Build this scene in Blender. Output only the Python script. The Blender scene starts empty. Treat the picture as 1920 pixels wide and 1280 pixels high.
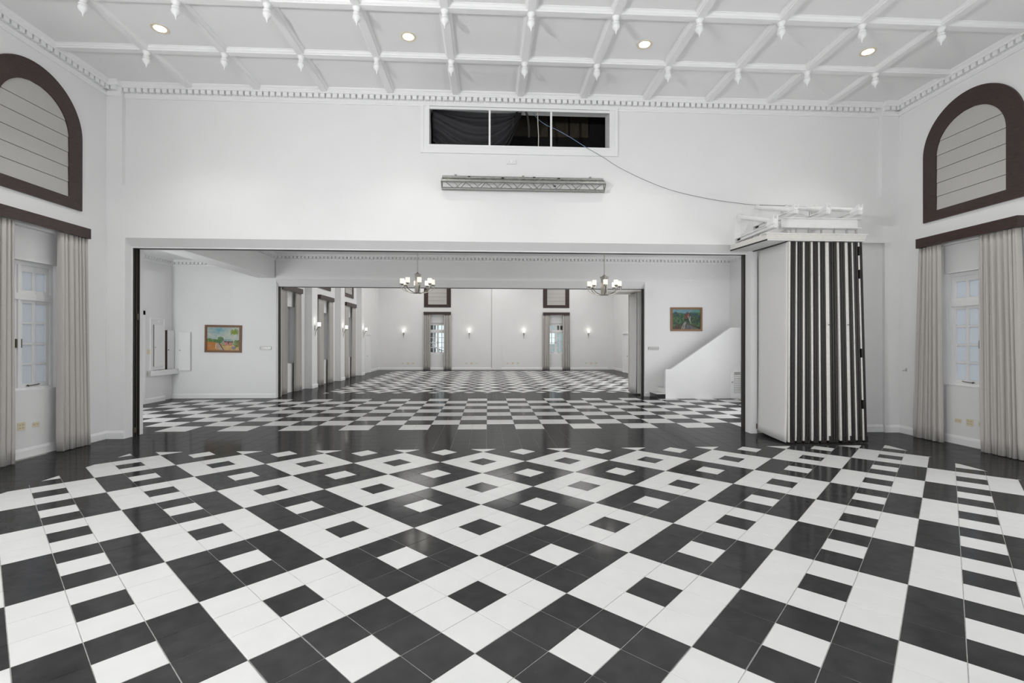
import bpy, math, random
from mathutils import Vector, Matrix
random.seed(7)
S = bpy.context.scene
COL = S.collection
PI = math.pi

# ------------------------------------------------------------------ camera
CAM = Vector((0.0734, -2.8277, 1.8196)); FPX = 903.07
YAW, PITCH, ROLL = -0.04994, 0.00139, 0.00138
_f = Vector((-math.sin(YAW)*math.cos(PITCH), math.cos(YAW)*math.cos(PITCH), math.sin(PITCH)))
_r0 = Vector((math.cos(YAW), math.sin(YAW), 0)); _u0 = _r0.cross(_f)
_r = _r0*math.cos(ROLL) + _u0*math.sin(ROLL); _u = _u0*math.cos(ROLL) - _r0*math.sin(ROLL)
cd = bpy.data.cameras.new('camera'); cam = bpy.data.objects.new('camera', cd); COL.objects.link(cam)
cd.sensor_width = 36; cd.lens = FPX*36/1920; cd.clip_end = 200; cd.clip_start = .05
cam.matrix_world = Matrix(((_r.x, _u.x, -_f.x, CAM.x), (_r.y, _u.y, -_f.y, CAM.y), (_r.z, _u.z, -_f.z, CAM.z), (0, 0, 0, 1)))
S.camera = cam
def proj(p):
    d = Vector(p)-CAM; w = d.dot(_f)
    return (960+FPX*d.dot(_r)/w, 640-FPX*d.dot(_u)/w, w)

# ------------------------------------------------------------------ world, lights, exposure
S.view_settings.view_transform = 'Standard'; S.view_settings.look = 'None'
S.view_settings.gamma = 1; S.view_settings.use_curve_mapping = False
S.view_settings.exposure = 0.0
w = bpy.data.worlds.new('world'); S.world = w; w.use_nodes = True
bg = w.node_tree.nodes['Background']; bg.inputs[0].default_value = (.93, .965, 1, 1); bg.inputs[1].default_value = 1.4
def light(name, kind, loc, power, size=None, color=(1, 1, 1), direction=None, sy=None, spread=None, parent=None):
    l = bpy.data.lights.new(name, kind); l.energy = power; l.color = color
    o = bpy.data.objects.new(name, l); COL.objects.link(o); o.location = loc
    if kind == 'AREA':
        l.size = size
        if sy: l.shape = 'RECTANGLE'; l.size_y = sy
        else: l.shape = 'DISK'
        if spread: l.spread = spread
    elif size: l.shadow_soft_size = size
    if direction: o.rotation_euler = Vector(direction).to_track_quat('-Z', 'Y').to_euler()
    if parent: o.parent = parent
    return o
DAY = (.98, .99, 1)
# the strobe that throws the finial shadows, standing left of the camera
light('strobe_light', 'AREA', (-4.3, -3.0, 3.1), 310, .22, (1, .995, .985), (.75, .45, .48))
# unseen fill lamps in the three openings added to the rear wall
for x in (-4.6, .68, 5.9): light('fill_rear', 'AREA', (x, -8.7, 2.0), 36, 2.6, DAY, (0, 1, .3), sy=3.6)
# daylight through the side windows behind the camera
for y, pw in ((1.38, 72), (-2.35, 68), (-6.05, 68)):
    light('daylight_left' if y < 0 else 'daylight_side_left', 'AREA', (-7.2, y, 2.06), pw, 1.1, DAY, (1, 0, .35), sy=1.9)
    light('daylight_right' if y < 0 else 'daylight_side_right', 'AREA', (8.55, y, 2.06), pw, 1.1, DAY, (-1, 0, .35), sy=1.9)
# unseen fill lamps added at the left and right ends of the lobby
light('lobby_fill_left', 'AREA', (-9.2, 7.3, 2.0), 105, 1.6, DAY, (.5, 1, .05), sy=2.6)
light('lobby_fill_right', 'AREA', (8.1, 9.2, 2.2), 112, 3.0, DAY, (-1, .1, .1), sy=2.6)

# fill lamp added at the right wall to brighten the far hall
light('far_hall_side_fill', 'AREA', (8.3, 17.6, 1.9), 170, 3.4, DAY, (-1, 0, .05), sy=3.0)

# ------------------------------------------------------------------ materials
MATS = {}
def mat(name, col, rough=.5, metal=0, noise=0, nscale=30, bump=0, bscale=200, spec=None, emit=None, estr=0, stretch=None, coat=0):
    m = bpy.data.materials.new(name); m.use_nodes = True; nt = m.node_tree; b = nt.nodes['Principled BSDF']
    b.inputs['Base Color'].default_value = (*col, 1); b.inputs['Roughness'].default_value = rough; b.inputs['Metallic'].default_value = metal
    if spec is not None: b.inputs['Specular IOR Level'].default_value = spec
    if coat: b.inputs['Coat Weight'].default_value = coat
    if emit: b.inputs['Emission Color'].default_value = (*emit, 1); b.inputs['Emission Strength'].default_value = estr
    if noise or bump:
        g = nt.nodes.new('ShaderNodeNewGeometry'); mp = nt.nodes.new('ShaderNodeMapping')
        nt.links.new(g.outputs['Position'], mp.inputs[0])
        if stretch: mp.inputs['Scale'].default_value = stretch
    if noise:
        n = nt.nodes.new('ShaderNodeTexNoise'); n.inputs['Scale'].default_value = nscale; n.inputs['Detail'].default_value = 4
        nt.links.new(mp.outputs[0], n.inputs['Vector'])
        r = nt.nodes.new('ShaderNodeValToRGB'); r.color_ramp.elements[0].position = .3; r.color_ramp.elements[1].position = .7
        r.color_ramp.elements[0].color = (*[c*(1-noise) for c in col], 1); r.color_ramp.elements[1].color = (*[min(1, c*(1+noise)) for c in col], 1)
        nt.links.new(n.outputs[0], r.inputs[0]); nt.links.new(r.outputs[0], b.inputs['Base Color'])
    if bump:
        n = nt.nodes.new('ShaderNodeTexNoise'); n.inputs['Scale'].default_value = bscale; n.inputs['Detail'].default_value = 3
        nt.links.new(mp.outputs[0], n.inputs['Vector'])
        bp = nt.nodes.new('ShaderNodeBump'); bp.inputs['Strength'].default_value = bump; bp.inputs['Distance'].default_value = .01
        nt.links.new(n.outputs[0], bp.inputs['Height']); nt.links.new(bp.outputs[0], b.inputs['Normal'])
    MATS[name] = m; return m
mat('wall', (.81, .81, .808), .65, noise=.012, nscale=1.5, bump=.06, bscale=120)
mat('ceiling', (.86, .86, .86), .75, noise=.01, nscale=2, bump=.05, bscale=150)
mat('trim', (.86, .86, .86), .42)
mat('grout', (.42, .41, .395), .8, noise=.2, nscale=20)
def tile_mat(name, col, rough, gloss, noise, bump):
    m = mat(name, col, 1, noise=noise, nscale=7, bump=bump, bscale=14, spec=0); nt = m.node_tree; b = nt.nodes['Principled BSDF']
    g = nt.nodes.new('ShaderNodeBsdfGlossy'); g.inputs['Roughness'].default_value = rough; fr = nt.nodes.new('ShaderNodeFresnel'); fr.inputs[0].default_value = 1.5
    mu = nt.nodes.new('ShaderNodeMath'); mu.operation = 'MULTIPLY'; mu.inputs[1].default_value = gloss; mx = nt.nodes.new('ShaderNodeMixShader')
    nt.links.new(b.inputs['Normal'].links[0].from_socket, g.inputs['Normal'])
    nt.links.new(fr.outputs[0], mu.inputs[0]); nt.links.new(mu.outputs[0], mx.inputs[0]); nt.links.new(b.outputs[0], mx.inputs[1]); nt.links.new(g.outputs[0], mx.inputs[2])
    nt.links.new(mx.outputs[0], nt.nodes['Material Output'].inputs[0])
tile_mat('tile_black', (.040, .040, .041), .11, .5, .2, .025)
tile_mat('tile_white', (.70, .70, .693), .25, .5, .02, .02)
mat('dark_wood', (.036, .018, .015), .38, noise=.45, nscale=10, bump=.05, bscale=60, stretch=(1, 1, 9))
mat('curtain', (.50, .475, .45), .95, noise=.07, nscale=260, bump=.15, bscale=500, stretch=(1, 1, .3))
mat('shade', (.50, .485, .465), .9, noise=.13, nscale=120, bump=.25, bscale=380, stretch=(1, 1, 3))
mat('shade_seam', (.03, .026, .024), .8, noise=.1)
mat('partition_fabric', (.72, .715, .705), .9, noise=.06, nscale=150, bump=.2, bscale=420)
mat('black_rubber', (.013, .011, .010), .42, noise=.2, nscale=40)
mat('cream_metal', (.72, .70, .65), .35, metal=0, noise=.05, nscale=20)
mat('white_steel', (.84, .84, .83), .4, noise=.02, nscale=12)
mat('truss_metal', (.36, .36, .34), .42, metal=.75, noise=.2, nscale=40)
mat('nickel', (.42, .40, .37), .3, metal=1, noise=.1, nscale=60)
mat('chrome', (.6, .6, .6), .2, metal=1)
mat('brass_dark', (.12, .10, .07), .45, metal=.8)
mat('cream_plastic', (.74, .66, .47), .45, noise=.03, nscale=30)
mat('socket_dark', (.10, .085, .06), .6)
mat('lamp_glass', (.95, .93, .88), .4, emit=(1, .90, .74), estr=.6)
mat('sconce_glass', (.95, .93, .9), .4, emit=(1, .95, .86), estr=1.3)
mat('bulb', (1, .95, .85), .5, emit=(1, .92, .74), estr=5)
mat('reflector_white', (.85, .80, .66), .35, emit=(1, .88, .62), estr=.12)
mat('gold_reflector', (.80, .72, .55), .35, metal=.3)
mat('black_cloth', (.028, .028, .031), .85, noise=.2, nscale=60, bump=.2, bscale=300)
mat('booth_dark', (.01, .01, .01), .9, noise=.2)  # near-black paint stands in for the unlit booth interior
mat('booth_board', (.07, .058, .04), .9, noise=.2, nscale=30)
mat('cable_blue', (.16, .25, .42), .5, noise=.1)
mat('cable_grey', (.16, .16, .17), .6, noise=.1)
mat('cable_white', (.6, .58, .52), .6, noise=.1)
mat('gilt_frame', (.22, .105, .035), .4, noise=.3, nscale=70)
mat('brown_frame', (.17, .085, .045), .5, noise=.3, nscale=70)
mat('sign_plate', (.62, .62, .60), .35, metal=.2, noise=.04)
mat('sign_dark', (.06, .06, .055), .5)
mat('outdoor_dark', (.03, .04, .04), .8, noise=.4, nscale=3)
mat('outdoor_pale', (.55, .62, .62), .8, noise=.1, nscale=3)
mat('step_black', (.02, .02, .022), .25, noise=.2)
def frosted():
    m = bpy.data.materials.new('frosted_glass'); m.use_nodes = True; nt = m.node_tree; nt.nodes.clear()
    o = nt.nodes.new('ShaderNodeOutputMaterial'); t = nt.nodes.new('ShaderNodeBsdfTranslucent'); d = nt.nodes.new('ShaderNodeBsdfPrincipled')
    mx = nt.nodes.new('ShaderNodeMixShader'); n = nt.nodes.new('ShaderNodeTexNoise'); n.inputs['Scale'].default_value = 260
    bp = nt.nodes.new('ShaderNodeBump'); bp.inputs['Strength'].default_value = .3; nt.links.new(n.outputs[0], bp.inputs['Height'])
    t.inputs[0].default_value = (.80, .825, .85, 1); d.inputs['Base Color'].default_value = (.52, .55, .58, 1); d.inputs['Roughness'].default_value = .35
    nt.links.new(bp.outputs[0], d.inputs['Normal']); mx.inputs[0].default_value = .45
    nt.links.new(t.outputs[0], mx.inputs[1]); nt.links.new(d.outputs[0], mx.inputs[2]); nt.links.new(mx.outputs[0], o.inputs[0]); MATS['frosted_glass'] = m
frosted()
def clear_glass():
    m = bpy.data.materials.new('clear_glass'); m.use_nodes = True; nt = m.node_tree; nt.nodes.clear()
    o = nt.nodes.new('ShaderNodeOutputMaterial'); t = nt.nodes.new('ShaderNodeBsdfTransparent'); d = nt.nodes.new('ShaderNodeBsdfGlossy')
    mx = nt.nodes.new('ShaderNodeMixShader'); t.inputs[0].default_value = (.86, .92, .92, 1); d.inputs['Roughness'].default_value = .05
    mx.inputs[0].default_value = .08
    nt.links.new(t.outputs[0], mx.inputs[1]); nt.links.new(d.outputs[0], mx.inputs[2]); nt.links.new(mx.outputs[0], o.inputs[0]); MATS['clear_glass'] = m
clear_glass()
def paint_mat():
    m = bpy.data.materials.new('oil_paint'); m.use_nodes = True; nt = m.node_tree; b = nt.nodes['Principled BSDF']
    a = nt.nodes.new('ShaderNodeVertexColor'); a.layer_name = 'paint'; nt.links.new(a.outputs[0], b.inputs['Base Color']); b.inputs['Roughness'].default_value = .55
    MATS['oil_paint'] = m
paint_mat()

# ------------------------------------------------------------------ mesh helpers
class MB:
    def __init__(s): s.v = []; s.f = []; s.m = []
    def add(s, vs, fs, m=0):
        n = len(s.v); s.v += [tuple(p) for p in vs]; s.f += [tuple(i+n for i in f) for f in fs]; s.m += [m]*len(fs); return s
    def box(s, x0, x1, y0, y1, z0, z1, m=0):
        return s.add([(x, y, z) for z in (z0, z1) for y in (y0, y1) for x in (x0, x1)],
                     [(0, 2, 3, 1), (4, 5, 7, 6), (0, 1, 5, 4), (2, 6, 7, 3), (0, 4, 6, 2), (1, 3, 7, 5)], m)
    def prism(s, poly, axis, lo, hi, m=0):   # poly in the other two axes, in order
        a = 'xyz'.index(axis); o = [i for i in range(3) if i != a]; n = len(poly)
        def P(p, h):
            q = [0, 0, 0]; q[a] = h; q[o[0]] = p[0]; q[o[1]] = p[1]; return q
        vs = [P(p, lo) for p in poly]+[P(p, hi) for p in poly]
        return s.add(vs, [tuple(range(n-1, -1, -1)), tuple(range(n, 2*n))]+[(i, (i+1) % n, n+(i+1) % n, n+i) for i in range(n)], m)
    def tube(s, path, r, n=8, m=0, cap=True, flat=1.0):
        path = [Vector(p) for p in path]; rings = []; b0 = len(s.v)
        up = Vector((0, 0, 1))
        for i, p in enumerate(path):
            t = (path[min(i+1, len(path)-1)]-path[max(i-1, 0)]).normalized()
            ref = up if abs(t.z) < .95 else Vector((1, 0, 0))
            a = t.cross(ref).normalized(); b = a.cross(t).normalized()
            rr = r[i] if isinstance(r, (list, tuple)) else r
            s.v += [tuple(p+a*math.cos(2*PI*k/n)*rr+b*math.sin(2*PI*k/n)*rr*flat) for k in range(n)]
        for i in range(len(path)-1):
            for k in range(n):
                q = b0+i*n; s.f.append((q+k, q+(k+1) % n, q+n+(k+1) % n, q+n+k)); s.m.append(m)
        if cap:
            s.f.append(tuple(b0+k for k in range(n-1, -1, -1))); s.m.append(m)
            e = b0+(len(path)-1)*n; s.f.append(tuple(e+k for k in range(n))); s.m.append(m)
        return s
    def lathe(s, prof, n=16, c=(0, 0, 0), m=0, cap=True):
        b0 = len(s.v)
        for r, z in prof: s.v += [(c[0]+r*math.cos(2*PI*k/n), c[1]+r*math.sin(2*PI*k/n), c[2]+z) for k in range(n)]
        for i in range(len(prof)-1):
            for k in range(n): q = b0+i*n; s.f.append((q+k, q+(k+1) % n, q+n+(k+1) % n, q+n+k)); s.m.append(m)
        if cap:
            s.f.append(tuple(b0+k for k in range(n-1, -1, -1))); s.m.append(m)
            e = b0+(len(prof)-1)*n; s.f.append(tuple(e+k for k in range(n))); s.m.append(m)
        return s
    def grid(s, fn, nu, nv, m=0):
        b0 = len(s.v); s.v += [tuple(fn(i/nu, j/nv)) for j in range(nv+1) for i in range(nu+1)]
        for j in range(nv):
            for i in range(nu): q = b0+j*(nu+1)+i; s.f.append((q, q+1, q+nu+2, q+nu+1)); s.m.append(m)
        return s
    def mesh(s, name, mats):
        me = bpy.data.meshes.new(name); me.from_pydata(s.v, [], s.f)
        for k in (mats if isinstance(mats, (list, tuple)) else [mats]): me.materials.append(MATS[k])
        if any(s.m): me.polygons.foreach_set('material_index', s.m)
        me.update(); return me
    def obj(s, name, mats, parent=None, off=(0, 0, 0), smooth=False, solid=0):
        if any(off): s.v = [(a-off[0], b-off[1], c-off[2]) for a, b, c in s.v]
        me = s.mesh(name, mats)
        if smooth:
            for p in me.polygons: p.use_smooth = True
            try: me.set_sharp_from_angle(angle=math.radians(38))
            except Exception: pass
        o = bpy.data.objects.new(name, me); COL.objects.link(o)
        if parent: o.parent = parent
        if solid:
            md = o.modifiers.new('thickness', 'SOLIDIFY'); md.thickness = solid; md.offset = 0
        return o
def tag(o, label, cat=None, group=None, kind=None):
    o['label'] = label
    if cat: o['category'] = cat
    if group: o['group'] = group
    if kind: o['kind'] = kind
    return o
def thing(name, label, cat, loc=(0, 0, 0), rz=0, group=None):
    o = bpy.data.objects.new(name, None); COL.objects.link(o); o.empty_display_size = .1
    o.location = loc; o.rotation_euler = (0, 0, rz); return tag(o, label, cat, group)
def struct(o, label, cat): return tag(o, label, cat, None, 'structure')
def copy_tree(o, parent=None):
    c = o.copy(); COL.objects.link(c)
    if parent: c.parent = parent
    for ch in [x for x in o.children]: copy_tree(ch, c)
    return c
def place(o, loc, rz, label=None):
    o.location = loc; o.rotation_euler = (0, 0, rz)
    if label: o['label'] = label
    return o
LW, RW = PI/2, -PI/2      # rotations of things on left and right walls

# ------------------------------------------------------------------ main dimensions
XL, XR = -7.07, 8.42           # side walls of the hall
YF = 6.56                      # front face of the wall with the wide opening
YREAR = -9.0
OX0, OX1, OZ = -6.73, 5.33, 3.63
ZC = 6.68                      # ceiling panels
Y2 = 13.15                     # second wall
YE = 29.0                      # end wall of the far hall
ZL = 4.66                      # lobby ceiling
YC = 5.11                      # centre of the side windows

# ------------------------------------------------------------------ floor
fl = MB().box(-11, 10.5, -9.4, 31, -.12, -.003).obj('floor', 'grout')
struct(fl, 'black and white tiled floor with pale grout lines', 'floor')
TS = .305; GAP = .0026; D = 3*TS*math.sqrt(2)
def clip(poly, a, b, c):      # keep a*x+b*y<=c
    out = []
    for i in range(len(poly)):
        p, q = poly[i-1], poly[i]; dp = a*p[0]+b*p[1]-c; dq = a*q[0]+b*q[1]-c
        if (dp <= 0) != (dq <= 0):
            t = dp/(dp-dq); out.append((p[0]+(q[0]-p[0])*t, p[1]+(q[1]-p[1])*t))
        if dq <= 0: out.append(q)
    return out
def clip_rect(poly, x0, x1, y0, y1):
    for a, b, c in ((-1, 0, -x0), (1, 0, x1), (0, -1, -y0), (0, 1, y1)):
        if poly: poly = clip(poly, a, b, c)
    return poly
def area(p): return abs(sum(p[i-1][0]*p[i][1]-p[i][0]*p[i-1][1] for i in range(len(p))))/2
tiles = []      # (poly, white?, full?, centre, rot)
def diag_field(ax, ay, x0, x1, y0, y1):
    h = TS/math.sqrt(2)
    n = 140
    for i in range(-n, n):
        for j in range(-n, n):
            cx, cy = ax+(i-j)*h, ay+(i+j+1)*h
            if cx < x0-h or cx > x1+h or cy < y0-h or cy > y1+h: continue
            g = h-GAP*math.sqrt(2)
            poly = [(cx, cy-g), (cx+g, cy), (cx, cy+g), (cx-g, cy)]
            c = clip_rect(poly, x0, x1, y0, y1)
            if not c or area(c) < .002: continue
            wb = ((i//3)+(j//3)) % 2 == 0
            white = wb != (i % 3 == 1 and j % 3 == 1)
            tiles.append((c, white, area(c) > area(poly)*.999, (cx, cy), PI/4))
def axis_field(x0, x1, y0, y1, ox, oy, colour, hole=None, stagger=False):
    i0, i1 = int((x0-ox)//TS)-1, int((x1-ox)//TS)+1
    for j in range(int((y0-oy)//TS)-1, int((y1-oy)//TS)+1):
        sh = TS/2 if (stagger and j % 2) else 0
        for i in range(i0, i1+1):
            X, Y = ox+i*TS+sh, oy+j*TS
            if hole and X > hole[0]-.01 and X+TS < hole[1]+.01 and Y > hole[2]-.01 and Y+TS < hole[3]+.01: continue
            poly = [(X+GAP, Y+GAP), (X+TS-GAP, Y+GAP), (X+TS-GAP, Y+TS-GAP), (X+GAP, Y+TS-GAP)]
            c = clip_rect(poly, x0, x1, y0, y1)
            if not c or area(c) < .002: continue
            tiles.append((c, colour(X+TS/2, Y+TS/2), False, (X+TS/2, Y+TS/2), 0))
black = lambda x, y: False
FX0, FX1, FY1 = -5.74, 7.15, 5.395
diag_field(0, 0, FX0, FX1, -6.0, FY1)
axis_field(XL, FX0-GAP, -6.0, FY1, FX0-5*TS, .1, black)
axis_field(FX1+GAP, XR+.12, -6.0, FY1, FX1, .1, black)
axis_field(XL-.05, XR+.12, FY1+GAP, 7.25, .05, FY1+GAP, black)
LX, LY = .05, 7.25
def lobby_col(x, y):
    k = math.floor((x-LX)/.61); r = math.floor((y-LY)/.61)
    return 0 <= r <= 8 and x > -9.35 and (k+r) % 2 == 1
axis_field(-10.05, 8.4, 7.25, 12.74, LX, LY, lobby_col)
axis_field(-10.05, 8.4, 12.74, 14.45, LX, LY+9*.61, black)
diag_field(-3.82, 14.62, -5.74, 7.15, 14.45, 27.4)
axis_field(XL, -5.74, 14.45, 27.4, -5.74-5*TS, 14.45, black)
axis_field(7.15, XR, 14.45, 27.4, 7.15, 14.45, black)
axis_field(XL, XR, 27.4, YE, -.1, 27.4, black)
def px_area(t):
    pts = []
    for x, y in t[0]:
        q = proj((x, y, 0))
        if q[2] < .4: return 0
        pts.append(q)
    mx = sum(p[0] for p in pts)/len(pts); my = sum(p[1] for p in pts)/len(pts)
    if not (-20 < mx < 1940 and my < 1300): return 0
    return area(pts)
ranked = sorted((t for t in tiles if t[2]), key=px_area, reverse=True)[:300]
rid = set(map(id, ranked))
TH = .008
def tile_mesh(name, m):
    a = TS/2-GAP; b = a-.0012; M = MB()
    vs = [(-a, -a, -TH), (a, -a, -TH), (a, a, -TH), (-a, a, -TH), (-a, -a, -.0012), (a, -a, -.0012), (a, a, -.0012), (-a, a, -.0012), (-b, -b, 0), (b, -b, 0), (b, b, 0), (-b, b, 0)]
    fs = [(8, 9, 10, 11)]+[(i, (i+1) % 4, 4+(i+1) % 4, 4+i) for i in range(4)]+[(4+i, 4+(i+1) % 4, 8+(i+1) % 4, 8+i) for i in range(4)]
    return M.add(vs, fs).mesh(name, m)
tm = {True: tile_mesh('tile', 'tile_white'), False: tile_mesh('tile', 'tile_black')}
for t in ranked:
    o = bpy.data.objects.new('tile', tm[t[1]]); COL.objects.link(o); o.parent = fl
    o.location = (t[3][0], t[3][1], random.uniform(-.0004, .0004))
    o.rotation_euler = (random.gauss(0, .0012), random.gauss(0, .0012), PI/4)
M = MB()
for t in tiles:
    if id(t) in rid: continue
    p = t[0]; n = len(p); dz = random.uniform(-.0004, .0004)
    sx, sy = random.gauss(0, .0012), random.gauss(0, .0012); cx, cy = t[3]
    M.add([(x, y, -TH) for x, y in p]+[(x, y, dz+(x-cx)*sx+(y-cy)*sy) for x, y in p],
          [tuple(range(n, 2*n))]+[(i, (i+1) % n, n+(i+1) % n, n+i) for i in range(n)], 0 if t[1] else 1)
o = M.obj('small_tiles', ['tile_white', 'tile_black'], fl); o['kind'] = 'stuff'

# ------------------------------------------------------------------ walls of the hall
BX0, BX1, BZ0, BZ1 = -1.08, 2.485, 5.67, 6.46      # booth opening
M = MB()
M.box(-10.3, OX0, YF, 7.04, 0, 4.76)
M.prism([(YF, 3.77), (6.72, OZ), (7.04, OZ), (7.04, 4.76), (YF, 4.76)], 'x', OX0, OX1)
M.box(OX1, 8.8, 6.62, 6.86, 0, 3.84); M.box(OX1, 5.46, YF, 6.62, 0, 3.84); M.box(8.12, 8.8, YF, 6.62, 0, 3.84)
M.box(OX1, 8.8, YF, 6.86, 3.84, 4.76); M.box(OX1, 8.8, 6.86, 7.04, OZ, 4.76)
M.box(-10.3, BX0, 6.65, 7.0, 4.76, 6.9); M.box(BX1, 8.8, 6.65, 7.0, 4.76, 6.9)
M.box(BX0, BX1, 6.65, 7.0, 4.76, BZ0); M.box(BX0, BX1, 6.65, 7.0, BZ1, 6.9)
M.box(-7.6, -6.79, YF, 6.65, 4.76, 6.9); M.box(8.06, 8.8, YF, 6.65, 4.76, 6.9)
wf = struct(M.obj('wall_front', 'wall'), 'white wall with the wide opening to the lobby', 'wall')
M = MB().box(OX0+.02, OX1, 6.77, 6.88, OZ-.02, OZ); M.obj('header_track', 'black_rubber', wf)
M = MB().box(OX0-.001, OX0+.035, 6.75, 6.9, 0, OZ-.02).box(OX0+.035, OX0+.05, 6.78, 6.80, 0, OZ-.02).box(OX0+.035, OX0+.05, 6.85, 6.87, 0, OZ-.02); M.obj('jamb_seal', 'black_rubber', wf)
M = MB().box(OX0+.035, OX0+.06, 6.74, 6.77, .08, .17).box(OX0+.035, OX0+.056, 6.80, 6.84, 2.24, 2.36); M.obj('latch', 'brass_dark', wf)
M = MB().box(OX1-.035, OX1+.001, 6.77, 6.87, 0, OZ-.02); M.obj('jamb_seal', 'black_rubber', wf)
M = MB().box(OX0+.001, OX0+.012, 6.725, 6.75, 0, OZ); M.obj('jamb_bead', 'trim', wf)
M = MB().box(OX0, OX1, 6.722, 6.765, OZ-.018, OZ); M.obj('header_bead', 'trim', wf)

def side_wall(name, label, loc, rz, a0, a1, height, recs, T=.34, zr=3.6, fd=.10):
    M = MB(); x = a0
    for c in sorted(recs):
        M.box(x, c-.58, 0, T, 0, height); M.box(c-.58, c+.58, 0, T, zr, height)
        M.box(c-.58, c+.58, fd, T, 0, 1.04); M.box(c-.58, c+.58, fd, T, 3.09, zr); x = c+.58
    M.box(x, a1, 0, T, 0, height)
    o = M.obj(name, 'wall'); o.location = loc; o.rotation_euler = (0, 0, rz)
    return struct(o, label, 'wall')
side_wall('wall_left', 'white left wall of the hall with a tall curtained window', (XL, 0, 0), LW, YREAR, YF, 6.9, [YC, 1.38, -2.35, -6.05])
side_wall('wall_right', 'white right wall of the hall with a tall curtained window', (XR, 0, 0), RW, -YF, -YREAR, 6.9, [-YC, -1.38, 2.35, 6.05])
M = MB(); xs = [XL-.4]
for x in (-4.6, .68, 5.9): M.box(xs[-1], x-1.3, YREAR-.3, YREAR, 0, 6.9); M.box(x-1.3, x+1.3, YREAR-.3, YREAR, 3.8, 6.9); xs.append(x+1.3)  # openings added only to let in fill light
M.box(xs[-1], XR+.4, YREAR-.3, YREAR, 0, 6.9)
struct(M.obj('wall_rear', 'wall'), 'white wall with added openings for light behind the viewer', 'wall')

# ------------------------------------------------------------------ ceiling with battens and finials
DLX, DLY = (-5.02, -1.20, 2.62, 6.41), 4.91
CEIL = MB().box(XL-.4, XR+.4, YREAR-.3, DLY-.085, ZC, ZC+.15).box(XL-.4, XR+.4, DLY+.085, 6.7, ZC, ZC+.15)
for _a, _b in zip((XL-.4-.085,)+DLX, DLX+(XR+.4+.085,)): CEIL.box(_a+.085, _b-.085, DLY-.085, DLY+.085, ZC, ZC+.15)
ce = struct(CEIL.obj('ceiling', 'ceiling'), 'white panelled ceiling with a grid of battens and turned finials', 'ceiling')
GX0, GX, GY0, GY, ZB = -5.575, 1.254, 5.422, 1.251, ZC-.07
def batten_profile():      # half width, drop
    return [(-.095, 0), (-.095, -.012), (-.085, -.016), (-.068, -.042), (-.054, -.048), (-.054, -.07), (.054, -.07), (.054, -.048), (.068, -.042), (.085, -.016), (.095, -.012), (.095, 0)]
nx, ny = 13, 9
for k in range(0, 11):
    x = GX0+k*GX
    MB().prism([(x+a, ZC+b) for a, b in batten_profile()], 'y', YREAR, 6.56).obj('batten', 'trim', ce)
for k in range(ny):
    y = GY0-k*GY
    MB().prism([(y+a, ZC+b+.0015) for a, b in batten_profile()], 'x', XL+.05, XR-.05).obj('batten', 'trim', ce)
fp = [(.0, -.262), (.006, -.255), (.010, -.225), (.022, -.205), (.045, -.185), (.058, -.155), (.056, -.13), (.044, -.112), (.040, -.108), (.050, -.10), (.052, -.088), (.040, -.08),
      (.036, -.068), (.040, -.05), (.048, -.03), (.058, -.018), (.060, 0)]
fmesh = MB().lathe(fp, 18).mesh('finial', 'trim')
for p in fmesh.polygons: p.use_smooth = True
for j in range(4):
    for i in range(0, 11):
        o = bpy.data.objects.new('finial', fmesh); COL.objects.link(o); o.parent = ce; o.location = (GX0+i*GX, GY0-j*GY, ZB)

# ------------------------------------------------------------------ cornices (dentil mouldings)
dent_mesh = {}
def cornice(name, label, loc, rz, a0, a1, ztop, k=1.0, each=True, pitch=.117, d0=0):
    """local: runs along x, wall plane y=0, room toward -y"""
    P = [(0, -.26), (-.018, -.26), (-.018, -.235), (-.03, -.225), (-.03, -.18), (-.015, -.172), (-.015, -.095), (-.092, -.092), (-.092, -.07), (-.105, -.055), (-.105, -.04), (-.135, -.015), (-.14, 0), (0, 0)]
    o = MB().prism([(a*k, ztop+b*k) for a, b in P], 'x', a0, a1).obj(name, 'trim'); o.location = loc; o.rotation_euler = (0, 0, rz)
    struct(o, label, 'trim')
    n = int((a1-a0)/(pitch*k))
    if each:
        if k not in dent_mesh: dent_mesh[k] = MB().box(-.040*k, .040*k, -.084*k, -.014*k, -.165*k, -.094*k).mesh('dentil', 'trim')
        for i in range(n):
            d = bpy.data.objects.new('dentil', dent_mesh[k]); COL.objects.link(d); d.parent = o; d.location = (a0+(i+.5)*pitch*k, 0, ztop)
    else:
        M = MB()
        for i in range(n):
            x = a0+(i+.5)*pitch*k; M.box(x-.05*k, x+.05*k, -.09*k, -.014*k, ztop-.175*k, ztop-.094*k)
        M.obj('dentils', 'trim', o)['kind'] = 'stuff'
    return o
cornice('trim_1', 'white dentil cornice above the wide opening wall', (0, 6.65, 0), 0, -6.79, 8.06, ZC)
cornice('trim_2', 'white dentil cornice along the left wall', (XL, 0, 0), LW, 1.5, YF, ZC)
cornice('trim_3', 'white dentil cornice along the right wall', (XR, 0, 0), RW, -YF, -1.5, ZC)
cornice('trim_4', 'short dentil cornice piece in the left corner', (0, YF, 0), 0, XL, -6.79, ZC)
cornice('trim_5', 'short dentil cornice piece in the right corner', (0, YF, 0), 0, 8.06, XR, ZC)
def baseboard(name, label, loc, rz, a0, a1):
    P = [(0, 0), (-.022, 0), (-.022, .11), (-.016, .125), (-.010, .145), (0, .15)]
    o = MB().prism(P, 'x', a0, a1).obj(name, 'trim'); o.location = loc; o.rotation_euler = (0, 0, rz)
    return struct(o, label, 'baseboard')
baseboard('baseboard_left', 'white baseboard along the left hall wall', (XL, 0, 0), LW, YC+.58, YF)
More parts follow.
